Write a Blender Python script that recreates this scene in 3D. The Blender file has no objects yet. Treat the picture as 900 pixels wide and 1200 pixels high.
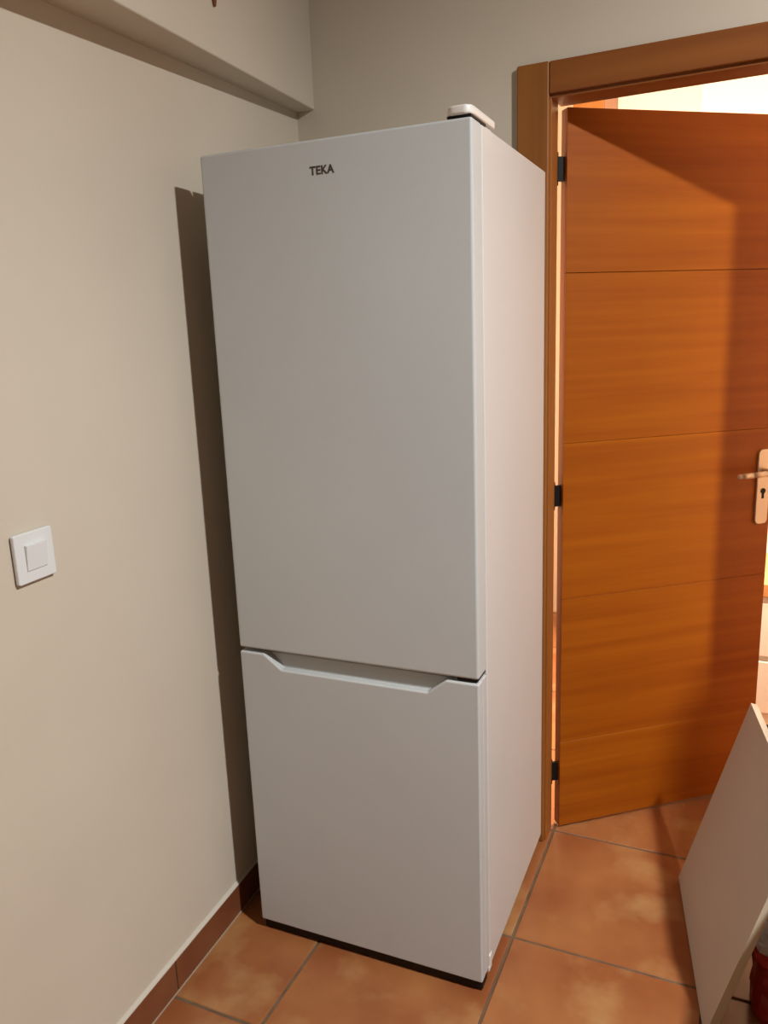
import bpy, bmesh, math, random
from mathutils import Vector, Matrix
random.seed(7)
S = bpy.context.scene
C = S.collection

# ---------------- camera ----------------
W_PX = 900.0
CAM = Vector((1.2036, -1.4945, 1.5156))
YAW, PITCH, ROLL, FPX = 0.428, -0.2225, -0.0384, 936.9
fwd = Vector((-math.sin(YAW)*math.cos(PITCH), math.cos(YAW)*math.cos(PITCH), math.sin(PITCH)))
rt = Vector((math.cos(YAW), math.sin(YAW), 0)); up = rt.cross(fwd)
r2 = rt*math.cos(ROLL) + up*math.sin(ROLL); u2 = up*math.cos(ROLL) - rt*math.sin(ROLL)
cd = bpy.data.cameras.new('camera'); cam = bpy.data.objects.new('camera', cd); C.objects.link(cam)
m = Matrix((r2, u2, -fwd)).transposed().to_4x4(); m.translation = CAM; cam.matrix_world = m
cd.sensor_fit = 'HORIZONTAL'; cd.sensor_width = 36; cd.lens = FPX/W_PX*36; cd.clip_start = .02
S.camera = cam

# ---------------- world, exposure, lamps ----------------
w = bpy.data.worlds.new('world'); S.world = w; w.use_nodes = True
w.node_tree.nodes['Background'].inputs[0].default_value = (.9, .8, .65, 1)
w.node_tree.nodes['Background'].inputs[1].default_value = .004
S.view_settings.view_transform = 'Standard'; S.view_settings.look = 'None'
S.view_settings.exposure = 0.0; S.view_settings.gamma = 1; S.view_settings.use_curve_mapping = False
LAMP = Vector((2.40, -.80, 2.88)); LAMP_W = 115; LAMP_C = (1, .995, .975)
HALL_LAMP = Vector((0.98, 1.32, 1.45)); HALL_W = 195; HALL_C = (1, .80, .60)

# ---------------- materials ----------------
def mat(name, col, rough=.5, spec=.5, metal=0):
    M = bpy.data.materials.new(name); M.use_nodes = True
    b = M.node_tree.nodes['Principled BSDF']
    b.inputs['Base Color'].default_value = (*col, 1); b.inputs['Roughness'].default_value = rough
    b.inputs['Specular IOR Level'].default_value = spec; b.inputs['Metallic'].default_value = metal
    return M
def noisy(name, ca, cb, scale=(3, 3, 3), nscale=1, detail=4, rough=.5, spec=.5, bump=0, bscale=60, pos=(.35, .65), rand=0, metal=0, dist=0):
    M = mat(name, ca, rough, spec, metal); nt = M.node_tree; N = nt.nodes; L = nt.links; b = N['Principled BSDF']
    tc = N.new('ShaderNodeTexCoord'); mp = N.new('ShaderNodeMapping'); mp.inputs['Scale'].default_value = scale
    L.new(tc.outputs['Object'], mp.inputs['Vector'])
    nz = N.new('ShaderNodeTexNoise'); nz.noise_dimensions = '4D'
    nz.inputs['Scale'].default_value = nscale; nz.inputs['Detail'].default_value = detail; nz.inputs['Distortion'].default_value = dist
    L.new(mp.outputs[0], nz.inputs['Vector'])
    if rand:
        oi = N.new('ShaderNodeObjectInfo'); ma = N.new('ShaderNodeMath'); ma.operation = 'MULTIPLY'; ma.inputs[1].default_value = rand
        L.new(oi.outputs['Random'], ma.inputs[0]); L.new(ma.outputs[0], nz.inputs['W'])
    cr = N.new('ShaderNodeValToRGB'); cr.color_ramp.elements[0].position = pos[0]; cr.color_ramp.elements[1].position = pos[1]
    cr.color_ramp.elements[0].color = (*ca, 1); cr.color_ramp.elements[1].color = (*cb, 1)
    L.new(nz.outputs[0], cr.inputs[0]); L.new(cr.outputs[0], b.inputs['Base Color'])
    if bump:
        n2 = N.new('ShaderNodeTexNoise'); n2.inputs['Scale'].default_value = bscale; n2.inputs['Detail'].default_value = 3
        L.new(tc.outputs['Object'], n2.inputs['Vector'])
        bp = N.new('ShaderNodeBump'); bp.inputs['Strength'].default_value = bump; bp.inputs['Distance'].default_value = .004
        L.new(n2.outputs[0], bp.inputs['Height']); L.new(bp.outputs[0], b.inputs['Normal'])
    return M
paint = noisy('wall_paint', (.575, .512, .418), (.62, .558, .460), (1, 1, 1), 1.6, 3, .6, .3, .12, 35)
ceilp = noisy('dimmed_ceiling_paint', (.42, .35, .27), (.46, .39, .30), (1, 1, 1), 1.5, 3, .8, .2)  # beige kept dark so the unseen ceilings bounce less light
hallp = noisy('hall_paint', (.80, .72, .62), (.84, .76, .66), (1, 1, 1), 1.5, 3, .8, .2)
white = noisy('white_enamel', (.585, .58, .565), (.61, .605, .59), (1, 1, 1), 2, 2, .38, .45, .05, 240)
door_shaded = noisy('shaded_door_enamel', (.50, .525, .53), (.525, .55, .555), (1, 1, 1), 2, 2, .38, .45, .05, 240)  # same enamel, darkened and cooled for the weaker light on the fronts
white2 = mat('white_plastic', (.72, .70, .66), .35)
switch_m = mat('switch_plastic', (.72, .74, .74), .3)
gask = mat('grey_gasket', (.22, .21, .20), .7)
black = mat('black_plastic', (.010, .008, .007), .5, .25)
ink = mat('dark_lettering', (.045, .032, .026), .35)
wood_h = noisy('oak_veneer_level_grain', (.25, .054, .002), (.38, .106, .004), (1.2, 4, 34), 1, 7, .45, .22, 0, pos=(.22, .82), rand=9, dist=.35)
wood_v = noisy('oak_upright_grain', (.23, .078, .014), (.32, .120, .024), (26, 20, 1.0), 1, 6, .42, .4, 0, pos=(.3, .72), dist=.3)
wood_x = noisy('oak_header_grain', (.20, .060, .012), (.28, .095, .020), (1.2, 20, 26), 1, 6, .42, .4, 0, pos=(.3, .72), dist=.3)
wood_d = noisy('dark_wood', (.16, .06, .02), (.24, .09, .03), (20, 20, 1.5), 1, 5, .5, .4)
tile_m = None
def make_tile():
    M = noisy('terracotta_glaze', (.26, .082, .028), (.37, .150, .050), (1, 1, 1), 4.2, 5, .34, .5, .10, 30, pos=(.38, .66), rand=30)
    nt = M.node_tree; N = nt.nodes; L = nt.links; b = N['Principled BSDF']
    cr = [n for n in N if n.type == 'VALTORGB'][0]
    # pale cloudy patches fired into the tile
    tc = [n for n in N if n.type == 'TEX_COORD'][0]; oi = N.new('ShaderNodeObjectInfo')
    nz = N.new('ShaderNodeTexNoise'); nz.noise_dimensions = '4D'; nz.inputs['Scale'].default_value = 6.5; nz.inputs['Detail'].default_value = 4
    ma = N.new('ShaderNodeMath'); ma.operation = 'MULTIPLY'; ma.inputs[1].default_value = 77
    L.new(oi.outputs['Random'], ma.inputs[0]); L.new(ma.outputs[0], nz.inputs['W']); L.new(tc.outputs['Object'], nz.inputs['Vector'])
    c2 = N.new('ShaderNodeValToRGB'); c2.color_ramp.elements[0].position = .52; c2.color_ramp.elements[1].position = .78
    mx = N.new('ShaderNodeMix'); mx.data_type = 'RGBA'; mx.inputs['B'].default_value = (.44, .25, .10, 1)
    L.new(nz.outputs[0], c2.inputs[0]); L.new(c2.outputs[0], mx.inputs['Factor']); L.new(cr.outputs[0], mx.inputs['A'])
    L.new(mx.outputs['Result'], b.inputs['Base Color'])
    return M
tile_m = make_tile()
skirt_m = noisy('terracotta_skirting', (.17, .052, .022), (.23, .085, .035), (1, 1, 1), 5, 4, .38, .5, rand=20)
grout_m = noisy('grout', (.12, .075, .045), (.17, .115, .075), (1, 1, 1), 20, 3, .9, .1)
bead_m = mat('pale_joint_filler', (.56, .51, .43), .8)
foot_m = mat('foot_joint_grout', (.40, .30, .21), .9)
board_m = noisy('white_melamine', (.50, .43, .36), (.53, .46, .385), (1, 1, 1), 3, 3, .5, .4)
board_e = mat('cream_edge_band', (.66, .58, .44), .5)
nickel = mat('satin_nickel', (.62, .50, .40), .42, .5, .75)
red_m = mat('red_film', (.34, .015, .012), .35); film_m = mat('white_film', (.75, .75, .78), .35)
card_m = noisy('brown_cardboard', (.30, .19, .11), (.34, .22, .13), (1, 1, 30), 2, 3, .85, .1)
dim_m = noisy('dimmed_hidden_wall', (.11, .075, .05), (.14, .10, .07), (1, 1, 1), 2, 3, .5, .3)  # dark brown chosen to cut light bounced off the unseen walls
unit_m = mat('cream_cabinet_front', (.45, .38, .30), .5)

# ---------------- helpers ----------------
def link(name, bm, material, parent=None, loc=None, rotz=0, bevel=0, seg=2, smooth=False):
    me = bpy.data.meshes.new(name); bm.normal_update(); bm.to_mesh(me); bm.free()
    for mm in (material if isinstance(material, (list, tuple)) else [material]): me.materials.append(mm)
    o = bpy.data.objects.new(name, me); C.objects.link(o)
    if parent: o.parent = parent
    if loc is not None: o.location = loc
    o.rotation_euler[2] = rotz
    if smooth:
        for p in me.polygons: p.use_smooth = True
    if bevel:
        b = o.modifiers.new('bevel', 'BEVEL'); b.width = bevel; b.segments = seg; b.limit_method = 'ANGLE'; b.angle_limit = math.radians(35)
        if seg > 1:
            for p in me.polygons: p.use_smooth = True
            n = o.modifiers.new('wn', 'WEIGHTED_NORMAL'); n.keep_sharp = True
    return o
def bx(bm, x0, x1, y0, y1, z0, z1, mi=0):
    v = [bm.verts.new(p) for p in ((x0,y0,z0),(x1,y0,z0),(x1,y1,z0),(x0,y1,z0),(x0,y0,z1),(x1,y0,z1),(x1,y1,z1),(x0,y1,z1))]
    for q in ((3,2,1,0),(4,5,6,7),(0,1,5,4),(1,2,6,5),(2,3,7,6),(3,0,4,7)):
        f = bm.faces.new([v[i] for i in q]); f.material_index = mi
    return v
def box(name, d, material, parent=None, **k):
    bm = bmesh.new(); bx(bm, *d); return link(name, bm, material, parent, **k)
def prism(bm, pts, a, b, axis='z'):
    """extrude 2D outline between a and b along an axis; outline in the other two axes"""
    def P(u, v, t): return {'z': (u, v, t), 'y': (u, t, v), 'x': (t, u, v)}[axis]
    A = [bm.verts.new(P(u, v, a)) for u, v in pts]; B = [bm.verts.new(P(u, v, b)) for u, v in pts]
    n = len(pts); bm.faces.new(A[::-1]); bm.faces.new(B)
    for i in range(n): bm.faces.new((A[i], A[(i+1) % n], B[(i+1) % n], B[i]))
    bmesh.ops.recalc_face_normals(bm, faces=bm.faces)
def cyl(bm, p0, p1, r, n=16, r1=None):
    p0, p1 = Vector(p0), Vector(p1); d = p1-p0
    M = Matrix.Translation((p0+p1)/2) @ d.to_track_quat('Z', 'Y').to_matrix().to_4x4()
    bmesh.ops.create_cone(bm, cap_ends=True, segments=n, radius1=r, radius2=r if r1 is None else r1, depth=d.length, matrix=M)
def rrect(w, h, r, n=5):
    out = []
    for cx, cy, a0 in ((w/2-r, h/2-r, 0), (-w/2+r, h/2-r, 90), (-w/2+r, -h/2+r, 180), (w/2-r, -h/2+r, 270)):
        for i in range(n+1):
            a = math.radians(a0+90*i/n); out.append((cx+r*math.cos(a), cy+r*math.sin(a)))
    return out
def empty(name, loc=(0,0,0), rotz=0):
    o = bpy.data.objects.new(name, None); C.objects.link(o); o.location = loc; o.rotation_euler[2] = rotz; o.empty_display_size = .1
    return o
def tag(o, label=None, cat=None, group=None, kind=None):
    if label: o['label'] = label
    if cat: o['category'] = cat
    if group: o['group'] = group
    if kind: o['kind'] = kind
    return o
def struct(o, label, cat): return tag(o, label, cat, kind='structure')

# ---------------- room shell ----------------
Y = 0.6563; WA = 0.0447; BA = -0.0321; JD = 0.0845
CEIL = 3.0; XR = 4.0; YF = -3.2
OX0, OX1, OZ = .705, 1.458, 2.077          # rough doorway opening, in back-wall coordinates
# left wall: local +y runs along the wall towards the back corner
lw = box('wall_left', (-.12, 0, -4.1, 0.02, 0, CEIL), paint, loc=(0, Y, 0), rotz=WA)
struct(lw, 'plain cream painted wall on the left with the light switch', 'wall')
bm = bmesh.new()
bx(bm, -.12, OX0, 0, JD, 0, CEIL); bx(bm, OX1, XR+.1, 0, JD, 0, CEIL); bx(bm, OX0, OX1, 0, JD, OZ, CEIL)
bw = link('wall_back', bm, paint, loc=(0, Y, 0), rotz=BA)
struct(bw, 'cream wall behind the fridge with the doorway in it', 'wall')
struct(box('wall_right', (XR, XR+.12, YF-.1, Y, 0, CEIL), dim_m), 'unseen wall at the far right, darkened to cut bounced light', 'wall')
struct(box('wall_front', (-.1, XR+.1, YF-.12, YF, 0, CEIL), dim_m), 'unseen wall behind the camera, darkened to cut bounced light', 'wall')
struct(box('ceiling', (-.1, XR+.1, YF-.1, Y+.1, CEIL, CEIL+.1), ceilp), 'unseen ceiling above the fridge, darkened to cut bounced light', 'ceiling')

# boxed beam over the left wall
PB, PB0, ZB, BS = .0556, .0914, 2.1259, .0266
bm = bmesh.new()
def bv(t, out, top):
    p = PB + (PB0-PB)*t/Y
    return bm.verts.new((p if out else -.01, -t, CEIL if top else ZB-BS*t))
q0 = [bv(-.0, 1, 0), bv(-.0, 0, 0), bv(-.0, 0, 1), bv(-.0, 1, 1)]; q1 = [bv(3.8, 1, 0), bv(3.8, 0, 0), bv(3.8, 0, 1), bv(3.8, 1, 1)]
bm.faces.new(q0[::-1]); bm.faces.new(q1)
for i in range(4): bm.faces.new((q0[i], q0[(i+1) % 4], q1[(i+1) % 4], q1[i]))
bmesh.ops.recalc_face_normals(bm, faces=bm.faces)
beam = link('trim_1', bm, paint, loc=(0, Y, 0), rotz=WA, bevel=.004)
struct(beam, 'boxed cream beam jutting out along the top of the left wall', 'beam')

# floor with separate tiles (x joints, y joints read off the photograph)
fl = box('floor', (-.7, XR, YF, 3.1, -.06, -.003), grout_m)
struct(fl, 'terracotta tiled floor with brown grout joints', 'floor')
TX, TY, GX, GY = .4535, .4765, .2855, -.265
GAP = .007
bm = bmesh.new(); bx(bm, -(TX-GAP)/2, (TX-GAP)/2, -(TY-GAP)/2, (TY-GAP)/2, -.009, 0)
top = [e for e in bm.edges if all(v.co.z > -.001 for v in e.verts)]
bmesh.ops.bevel(bm, geom=top, offset=.002, segments=1, affect='EDGES')
tile_me = bpy.data.meshes.new('tile'); bm.to_mesh(tile_me); bm.free(); tile_me.materials.append(tile_m)
for i in range(-2, 8):
    for j in range(-6, 7):
        t = bpy.data.objects.new('tile', tile_me); C.objects.link(t); t.parent = fl
        t.location = (GX + (i+.5)*TX, GY + (j+.5)*TY, random.uniform(-.0006, 0))
        t.rotation_euler = (random.uniform(-.0012, .0012), random.uniform(-.0012, .0012), random.choice((0, math.pi)))

# skirting tiles
bb = box('baseboard_left', (0, .0045, -3.8, -.0, 0, .083), grout_m, loc=(0, Y, 0), rotz=WA)
struct(bb, 'terracotta skirting tiles along the foot of the left wall', 'baseboard')
y = -(Y+.252) + 2*TX - .0
while y > -3.8:
    y1 = min(y, -.001); y0 = y - TX + .005
    if y1 > y0: box('tile', (.0, .0085, y0, y1, .001, .083), skirt_m, bb, bevel=.0015, seg=1)
    y -= TX
bm = bmesh.new(); prism(bm, [(0, .083), (.0088, .083), (.0085, .085), (.0015, .0905), (0, .0905)], -3.8, 0, 'z')
for v in bm.verts: v.co = Vector((v.co.x, v.co.z, v.co.y))
bmesh.ops.recalc_face_normals(bm, faces=bm.faces)
o = link('joint_bead', bm, bead_m, bb); o['label'] = 'pale bead of filler along the top of the skirting'
box('foot_joint', (.0085, .0115, -3.8, -.01, 0, .0022), foot_m, bb)
bb2 = box('baseboard_back', (1.54, 3.9, -.009, 0, 0, .083), skirt_m, loc=(0, Y, 0), rotz=BA)
struct(bb2, 'terracotta skirting along the back wall right of the doorway', 'baseboard')

# ---------------- door frame ----------------
fr = empty('trim_2', (0, Y, 0), BA); struct(fr, 'oak door casing and lining around the doorway behind the fridge', 'door frame')
CX0, CX1, LZ = .6436, .7245, 2.138
box('casing_board', (CX0, CX1, -.015, .0, 0, LZ), wood_v, fr, bevel=.004)
box('casing_board', (1.438, 1.519, -.015, .0, 0, LZ), wood_v, fr, bevel=.004)
box('head_board', (CX1+.0008, 1.4372, -.0145, .0, 2.0645, LZ-.001), wood_x, fr, bevel=.003)
box('lining_board', (OX0, .7285, -.0035, .064, 0, 2.077), wood_v, fr, bevel=.0015)
box('lining_board', (1.4315, OX1, -.0035, JD+.004, 0, 2.077), wood_v, fr, bevel=.0015)
box('head_lining', (.7285, 1.4315, -.0035, JD+.004, 2.0555, 2.077), wood_x, fr, bevel=.0015)
box('casing_board', (.615, .700, JD+.0, JD+.014, 0, LZ), wood_v, fr, bevel=.004)
box('casing_board', (1.438, 1.519, JD+.0, JD+.014, 0, LZ), wood_v, fr, bevel=.004)
box('head_board', (CX1+.001, 1.437, JD, JD+.0135, 2.0645, LZ), wood_x, fr, bevel=.003)

# ---------------- door leaf ----------------
DX, DY, DTH = .7535, .7010, .6827
dr = empty('door_1', (DX, DY, 0), DTH); struct(dr, 'oak veneered flush door standing ajar into the next room', 'door')
box('leaf_core', (0.0, .69, .006, .033, .010, 2.048), wood_d, dr, bevel=.001, seg=1)
zs = [.010, .290, .742, 1.194, 1.646, 2.048]
for a, b in zip(zs[:-1], zs[1:]):
    box('panel', (0, .69, 0, .0065, a + (.0008 if a > 1.5 else .0004 if a > .1 else 0), b - (.0008 if 1.5 < b < 2 else .0004 if b < 2 else 0)), wood_h, dr, bevel=.0008, seg=1)
for z in (1.905, 1.045, .188):
    bm = bmesh.new(); bx(bm, -.030, -.0, .016, .024, z-.030, z+.030); cyl(bm, (-.022, .020, z-.04), (-.022, .020, z+.04), .007, 12)
    h = link('hinge', bm, black, dr); h['label'] = 'black metal hinge'
PV = .655; PZ = 1.018
bm = bmesh.new(); prism(bm, [(PV+u, PZ+v) for u, v in rrect(.043, .228, .014)], -.008, .0, 'y')
pl = link('lock_plate', bm, nickel, dr, bevel=.002); pl['label'] = 'long satin metal handle plate'
bm = bmesh.new(); cyl(bm, (PV, -.006, 1.066), (PV, -.044, 1.066), .0095)
pts = [(PV+.006, -.047, 1.066), (PV-.03, -.050, 1.066), (PV-.075, -.048, 1.065), (PV-.112, -.043, 1.063)]
for a, b in zip(pts[:-1], pts[1:]): cyl(bm, a, b, .0088, 14, .0088)
for p in pts: bmesh.ops.create_uvsphere(bm, u_segments=14, v_segments=8, radius=.0088, matrix=Matrix.Translation(p))
link('lever', bm, nickel, pl, smooth=True)
bm = bmesh.new(); cyl(bm, (PV, -.0075, 1.006), (PV, -.0095, 1.006), .0085); bx(bm, PV-.0035, PV+.0035, -.0095, -.0075, .983, 1.003)
link('keyhole', bm, black, pl)

# ---------------- next room ----------------
struct(box('wall_hall_back', (-.75, 3.1, 2.6, 2.7, 0, 2.85), hallp), 'bright wall of the next room seen over the door', 'wall')
struct(box('wall_hall_pier', (.96, 3.1, 2.44, 2.6, 0, 2.85), hallp), 'whiter projecting part of the next room wall, above the door', 'wall')
struct(box('wall_hall_left', (-.8, -.7, .7, 2.7, 0, 2.85), hallp), 'left wall of the next room seen in the hinge gap', 'wall')
struct(box('wall_hall_right', (3.0, 3.1, .55, 2.7, 0, 2.85), hallp), 'right wall of the next room', 'wall')
bm = bmesh.new(); bx(bm, -.8, 3.1, .80, 2.7, 2.85, 2.95)
struct(link('ceiling_hall', bm, ceilp), 'ceiling of the next room', 'ceiling')
bm = bmesh.new(); bx(bm, -.8, OX0-.06, JD+.001, JD+.011, 0, 2.86); bx(bm, 1.53, 3.0, JD+.001, JD+.011, 0, 2.86); bx(bm, OX0-.06, 1.53, JD+.001, JD+.011, 2.15, 2.86)
struct(link('wall_hall_front', bm, hallp, loc=(0, Y, 0), rotz=BA), 'next room side of the doorway wall', 'wall')
wd = empty('wardrobe', (.533, 2.38, 0)); tag(wd, 'tall narrow brown wooden cupboard glimpsed above the door, by the hinge', 'cupboard')
box('cupboard_side', (-.064, .064, -.17, .2, .06, 2.62), wood_v, wd, bevel=.003); box('plinth', (-.058, .058, -.15, .2, .0, .06), wood_d, wd)
box('cupboard_door', (-.062, .062, -.188, -.171, .07, 2.60), wood_v, wd, bevel=.002)
ch = empty('chest', (1.62, 1.72, 0)); tag(ch, 'white low chest with a tan wooden top glimpsed past the door edge', 'chest')
box('carcass', (-.40, .40, -.2, .2, .05, .545), white2, ch, bevel=.003); box('chest_top', (-.42, .42, -.22, .21, .545, .595), mat('tan_wood', (.45, .22, .08), .5), ch, bevel=.004)
for k in (-1, 1):
    for l in (-1, 1): box('foot', (k*.36-.02, k*.36+.02, l*.16-.02, l*.16+.02, 0, .05), wood_d, ch)
for z in (.10, .32): box('drawer', (-.385, .385, -.214, -.2, z, z+.2), white2, ch, bevel=.003)

# ---------------- fridge ----------------
FW, FD, DD, FH = .597, .6185, .0585, 1.889
fg = empty('fridge', (.1264, 0, 0), .011)
tag(fg, 'tall white two door fridge freezer with a dark maker name near its top', 'fridge')
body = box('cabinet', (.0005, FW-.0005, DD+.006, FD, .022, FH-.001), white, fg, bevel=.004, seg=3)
box('top_panel', (.02, FW-.02, DD+.10, FD-.03, FH-.0015, FH+.0008), white2, body)
ud = box('upper_door', (0, FW, 0, DD, .7885, FH), door_shaded, fg, bevel=.006, seg=4)
box('gasket', (.012, FW-.010, DD-.001, DD+.008, .80, FH-.014), gask, ud)
# lower door with the grip cut into its top edge
Z0, Z1, ZN = .0310, .7785, .7440
bm = bmesh.new()
prism(bm, [(0, Z0), (FW, Z0), (FW, Z1), (.523, Z1), (.480, ZN), (.1125, ZN), (.066, Z1), (0, Z1)], 0, .030, 'y')
ld = link('lower_door', bm, door_shaded, fg, bevel=.0045, seg=3)
box('door_liner', (.0, FW, .0300, DD, Z0, Z1), door_shaded, ld, bevel=.003)
bm = bmesh.new()   # sloping finger scoop behind the rim of the grip
prism(bm, [(.012, ZN-.02), (.0305, ZN-.02), (.0305, Z1-.002), (.027, Z1-.004)], .075, .515, 'x')
link('grip_scoop', bm, door_shaded, ld)
box('gasket', (.012, FW-.010, DD-.001, DD+.008, Z0+.02, Z1-.01), gask, ld)
bm = bmesh.new()
prism(bm, [(FW-.052, .016), (FW-.047, .004), (FW-.034, -.002), (FW-.012, -.002), (FW-.002, .006), (FW, .02), (FW, .150), (FW-.006, .165), (FW-.045, .165), (FW-.052, .150)], FH+.0050, FH+.0215)
bx(bm, FW-.046, FW-.006, .064, .150, FH-.002, FH+.0060)
hc = link('hinge_cover', bm, white2, fg, bevel=.004, seg=3); hc['label'] = 'rounded white hinge cap on the right front corner'
bm = bmesh.new(); bx(bm, FW-.049, FW-.003, .004, .10, FH+.001, FH+.0049); cyl(bm, (FW-.022, .025, FH-.004), (FW-.022, .025, FH+.006), .006)
link('hinge_plate', bm, black, hc)
bm = bmesh.new(); bx(bm, FW-.05, FW-.004, .006, .062, Z1+.003, .7865)
h = link('middle_hinge', bm, black, fg)
bm = bmesh.new(); bx(bm, .004, FW-.003, .010, .050, .004, .0300); bx(bm, .02, FW-.02, .04, FD-.03, .006, .0225)
kp = link('kick_plate', bm, black, fg, bevel=.002); kp['label'] = 'black recessed base strip'
for x in (.04, FW-.035):
    for yy in (.04, FD-.06):
        bm = bmesh.new(); cyl(bm, (x, yy, 0), (x, yy, .012), .017, 18); cyl(bm, (x, yy, .010), (x, yy, .03), .006, 10)
        link('foot', bm, black, fg)
bm = bmesh.new(); bx(bm, FW-.03, FW+.0008, DD-.004, DD+.020, .016, .030); bx(bm, FW-.004, FW+.0016, DD+.0005, DD+.018, .026, .058)
h = link('lower_hinge', bm, white2, fg, bevel=.002); h['label'] = 'small pale hinge bracket at the lower right corner'
# maker's name
tc = bpy.data.curves.new('lettering', 'FONT'); tc.body = 'TEKA'; tc.size = .02; tc.extrude = .0003; tc.offset = .0006; tc.space_character = 1.06
to = bpy.data.objects.new('lettering_source', tc); C.objects.link(to)
bpy.context.view_layer.update()
me = bpy.data.meshes.new_from_object(to.evaluated_get(bpy.context.evaluated_depsgraph_get())); bpy.data.objects.remove(to)
xs = [v.co.x for v in me.vertices]; ys = [v.co.y for v in me.vertices]
for v in me.vertices:
    v.co = Vector((.2605 + (v.co.x-min(xs))/(max(xs)-min(xs))*.0545, -.0004+v.co.z*.5, 1.8225 + (v.co.y-min(ys))/(max(ys)-min(ys))*.0165))
me.materials.clear(); me.materials.append(ink)
lo = bpy.data.objects.new('lettering', me); C.objects.link(lo); lo.parent = ud; lo['label'] = 'small dark capital letters'

# ---------------- light switch ----------------
sw = empty('light_switch', (0, Y, 0), WA); sw.location = (0, Y, 0)
cw, sn = math.cos(WA), math.sin(WA)
sy = (-.4985-Y)/cw; sw.location = (-sn*sy, Y+cw*sy, 1.1485)
tag(sw, 'square white light switch with a rocker on the left wall', 'switch')
def plate(name, w_, h_, x0, x1, parent, r=.004, bev=.002, oy=0, oz=0):
    bm = bmesh.new(); prism(bm, [(oy+u, oz+v) for u, v in rrect(w_, h_, r, 3)], x0, x1, 'x')
    return link(name, bm, switch_m, parent, bevel=bev)
box('back_box', (0, .0035, -.039, .039, -.039, .039), gask, sw)
pf = plate('frame', .089, .090, .003, .0115, sw)
bm = bmesh.new(); v = bx(bm, .0115, .018, -.0235, .0235, -.0235, .0235)
for i in (1, 2): v[i].co.x = .0135
link('rocker', bm, switch_m, sw, bevel=.0015)

# small brown tapered piece at the top of the beam face
hk = empty('beam_speck', (0, 0, 0)); ty = -(Y-.115)
pp = PB+(PB0-PB)*(-ty)/Y
hk.location = (pp*cw - sn*ty, Y + pp*sn + cw*ty, 2.232); hk.rotation_euler[2] = WA
tag(hk, 'small brown tapered piece on the beam face at the top edge', 'beam_speck')
bm = bmesh.new(); cyl(bm, (.004, 0, -.022), (.004, 0, .03), .003, 12, .013); link('speck_body', bm, wood_d, hk, smooth=True)
bm = bmesh.new(); bx(bm, -.0005, .003, -.012, .012, .01, .05); link('speck_plate', bm, wood_d, hk)

# ---------------- leaning white board ----------------
B = Vector((1.108, .590, 0)); d = Vector((.173, -.985, 0)).normalized(); nn = Vector((.985, .173, 0)).normalized()
al = math.radians(74); upv = nn*math.cos(al) + Vector((0, 0, math.sin(al))); th = nn*math.sin(al) - Vector((0, 0, math.cos(al)))
bo = empty('leaning_board', B); BW, BL, BT = .525, .56, .017
M = Matrix((d, upv, th)).transposed().to_4x4(); M.translation = B + Vector((0, 0, BT*math.cos(al))); bo.matrix_world = M
tag(bo, 'white melamine board leaning at a slant on the floor tiles, right', 'board')
box('face', (0, BW, .0008, BL, .0004, BT-.0004), board_m, bo)
bm = bmesh.new(); bx(bm, -.0008, BW+.0008, BL, BL+.0010, 0, BT); bx(bm, BW, BW+.001, .0, BL, 0, BT)
e = link('edge_band', bm, board_e, bo); e['label'] = 'cream edge strip'

# red and white crumpled bag under the board
def crumple(name, cx, cy, z0, z1, rx, ry, material, parent, seed, pinch=.3):
    rnd = random.Random(seed); bm = bmesh.new(); rings = 9; n = 18; R = []
    for i in range(rings):
        t = i/(rings-1); k = (1-pinch*t) * (.93 if i == 0 else 1)
        ring = []
        for j in range(n):
            a = 2*math.pi*j/n; f = k*(1+.10*math.sin(3*a+seed+3*t)+rnd.uniform(-.07, .07))
            ring.append(bm.verts.new((cx+rx*f*math.cos(a), cy+ry*f*math.sin(a), z0+(z1-z0)*t+(rnd.uniform(-.006, .006) if 0 < i else 0))))
        R.append(ring)
    for i in range(rings-1):
        for j in range(n): bm.faces.new((R[i][j], R[i][(j+1) % n], R[i+1][(j+1) % n], R[i+1][j]))
    bm.faces.new(R[0][::-1]); bm.faces.new(R[-1])
    return link(name, bm, material, parent, smooth=False)
bg = empty('shopping_bag', (1.337, .215, 0), .2); tag(bg, 'crumpled red and white plastic bag on the floor behind the leaning board', 'bag')
crumple('bag_body', 0, 0, .0, .145, .052, .075, red_m, bg, 2, .12)
crumple('bag_band', 0, 0, .146, .156, .047, .068, mat('bright_red', (.6, .04, .03), .35), bg, 3, .05)
crumple('bag_top', 0, 0, .157, .235, .045, .062, film_m, bg, 5, .72)

# ---------------- added unseen things to the right: they carry the board and shade the door ----------------
cb = empty('cardboard_box', (1.452, -.08, 0)); tag(cb, 'brown cardboard box added to support the leaning board, beyond the right edge', 'box')
box('carton', (-.058, .058, -.20, .20, 0, .545), card_m, cb, bevel=.002); box('tape', (-.0585, .0585, -.025, .025, .05, .546), mat('tape', (.45, .33, .2), .3), cb)
bc = empty('shade_cabinet', (1.902, -.16, 0)); tag(bc, 'cream cabinet shape added beyond the right edge to shade floor and door', 'cabinet')  # made-up cabinet: keeps lamp light off the floor under the board
box('carcass', (-.30, .30, -.28, .27, .10, .93), unit_m, bc, bevel=.003); box('plinth', (-.29, .29, -.24, .26, 0, .10), black, bc)
for k in (-1, 1):
    dd = box('door', (k*.15-.146, k*.15+.146, -.30, -.281, .12, .92), unit_m, bc, bevel=.003)
    box('handle', (k*.03-.006, k*.03+.006, -.325, -.30, .70, .82), nickel, dd, bevel=.003)
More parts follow.
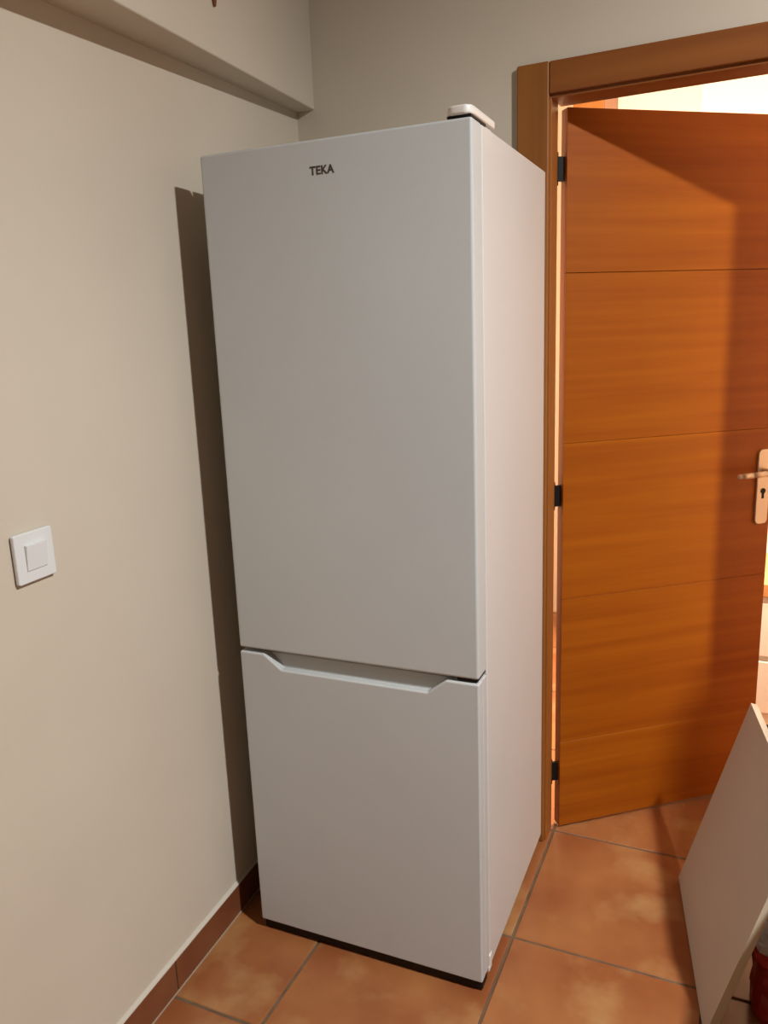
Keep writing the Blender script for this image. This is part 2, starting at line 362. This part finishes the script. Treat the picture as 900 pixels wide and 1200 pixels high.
ct = box('shade_worktop', (1.593, 2.21, -.47, .125, .93, .97), mat('grey_worktop', (.25, .22, .2), .4)); tag(ct, 'grey slab added on the cream cabinet beyond the right edge for its shadow', 'shade_worktop')
b1 = empty('shade_carton', (1.945, .055, .97)); tag(b1, 'wide cardboard carton added beyond the right edge to shade the door', 'box')  # cartons added for the slanted shadow low on the door
box('carton', (-.265, .255, -.055, .06, 0, .37), card_m, b1, bevel=.002); box('tape', (-.2655, .2555, -.012, .012, .04, .371), mat('tape_b', (.45, .33, .2), .3), b1)
b2 = empty('shade_carton', (2.00, .055, 1.342)); tag(b2, 'narrower carton added on top of the wide carton to shade the door', 'box')
box('carton', (-.225, .185, -.055, .06, 0, .33), card_m, b2, bevel=.002); box('tape', (-.2255, .1855, -.012, .012, .04, .331), mat('tape_c', (.45, .33, .2), .3), b2)

# ---------------- lamps ----------------
def lamp(name, p, watts, col, label, ceil, rad, flush=False):
    e = empty(name, (p.x, p.y, ceil)); tag(e, label, 'lamp')
    if flush:
        bm = bmesh.new(); cyl(bm, (0, 0, -.02), (0, 0, 0), .06, 24); link('ceiling_rose', bm, white2, e)
    else:
        bm = bmesh.new(); cyl(bm, (0, 0, 0), (0, 0, .025), .13, 32); link('base', bm, black, e)
        bm = bmesh.new(); cyl(bm, (0, 0, .025), (0, 0, p.z-.14), .010, 12); link('pole', bm, black, e)
    L = bpy.data.lights.new(name+'_light', 'AREA' if flush else 'POINT'); L.energy = watts; L.color = col
    if flush: L.shape = 'DISK'; L.size = 2*rad; L.spread = math.radians(171)     # a flat downlight: it shines downwards only
    else: L.shadow_soft_size = rad
    lo = bpy.data.objects.new('bulb', L); C.objects.link(lo); lo.parent = e; lo.location = (0, 0, p.z-ceil)
lamp('ceiling_lamp', LAMP, LAMP_W, LAMP_C, 'ceiling lamp of the kitchen, out of the frame above right', CEIL, .07, True)
lamp('hall_stand_in', HALL_LAMP, HALL_W, HALL_C, 'added lamp standing in for the next room light, hidden behind the open door', 0.0, .12)  # added source for the bright next room; its stand is made up
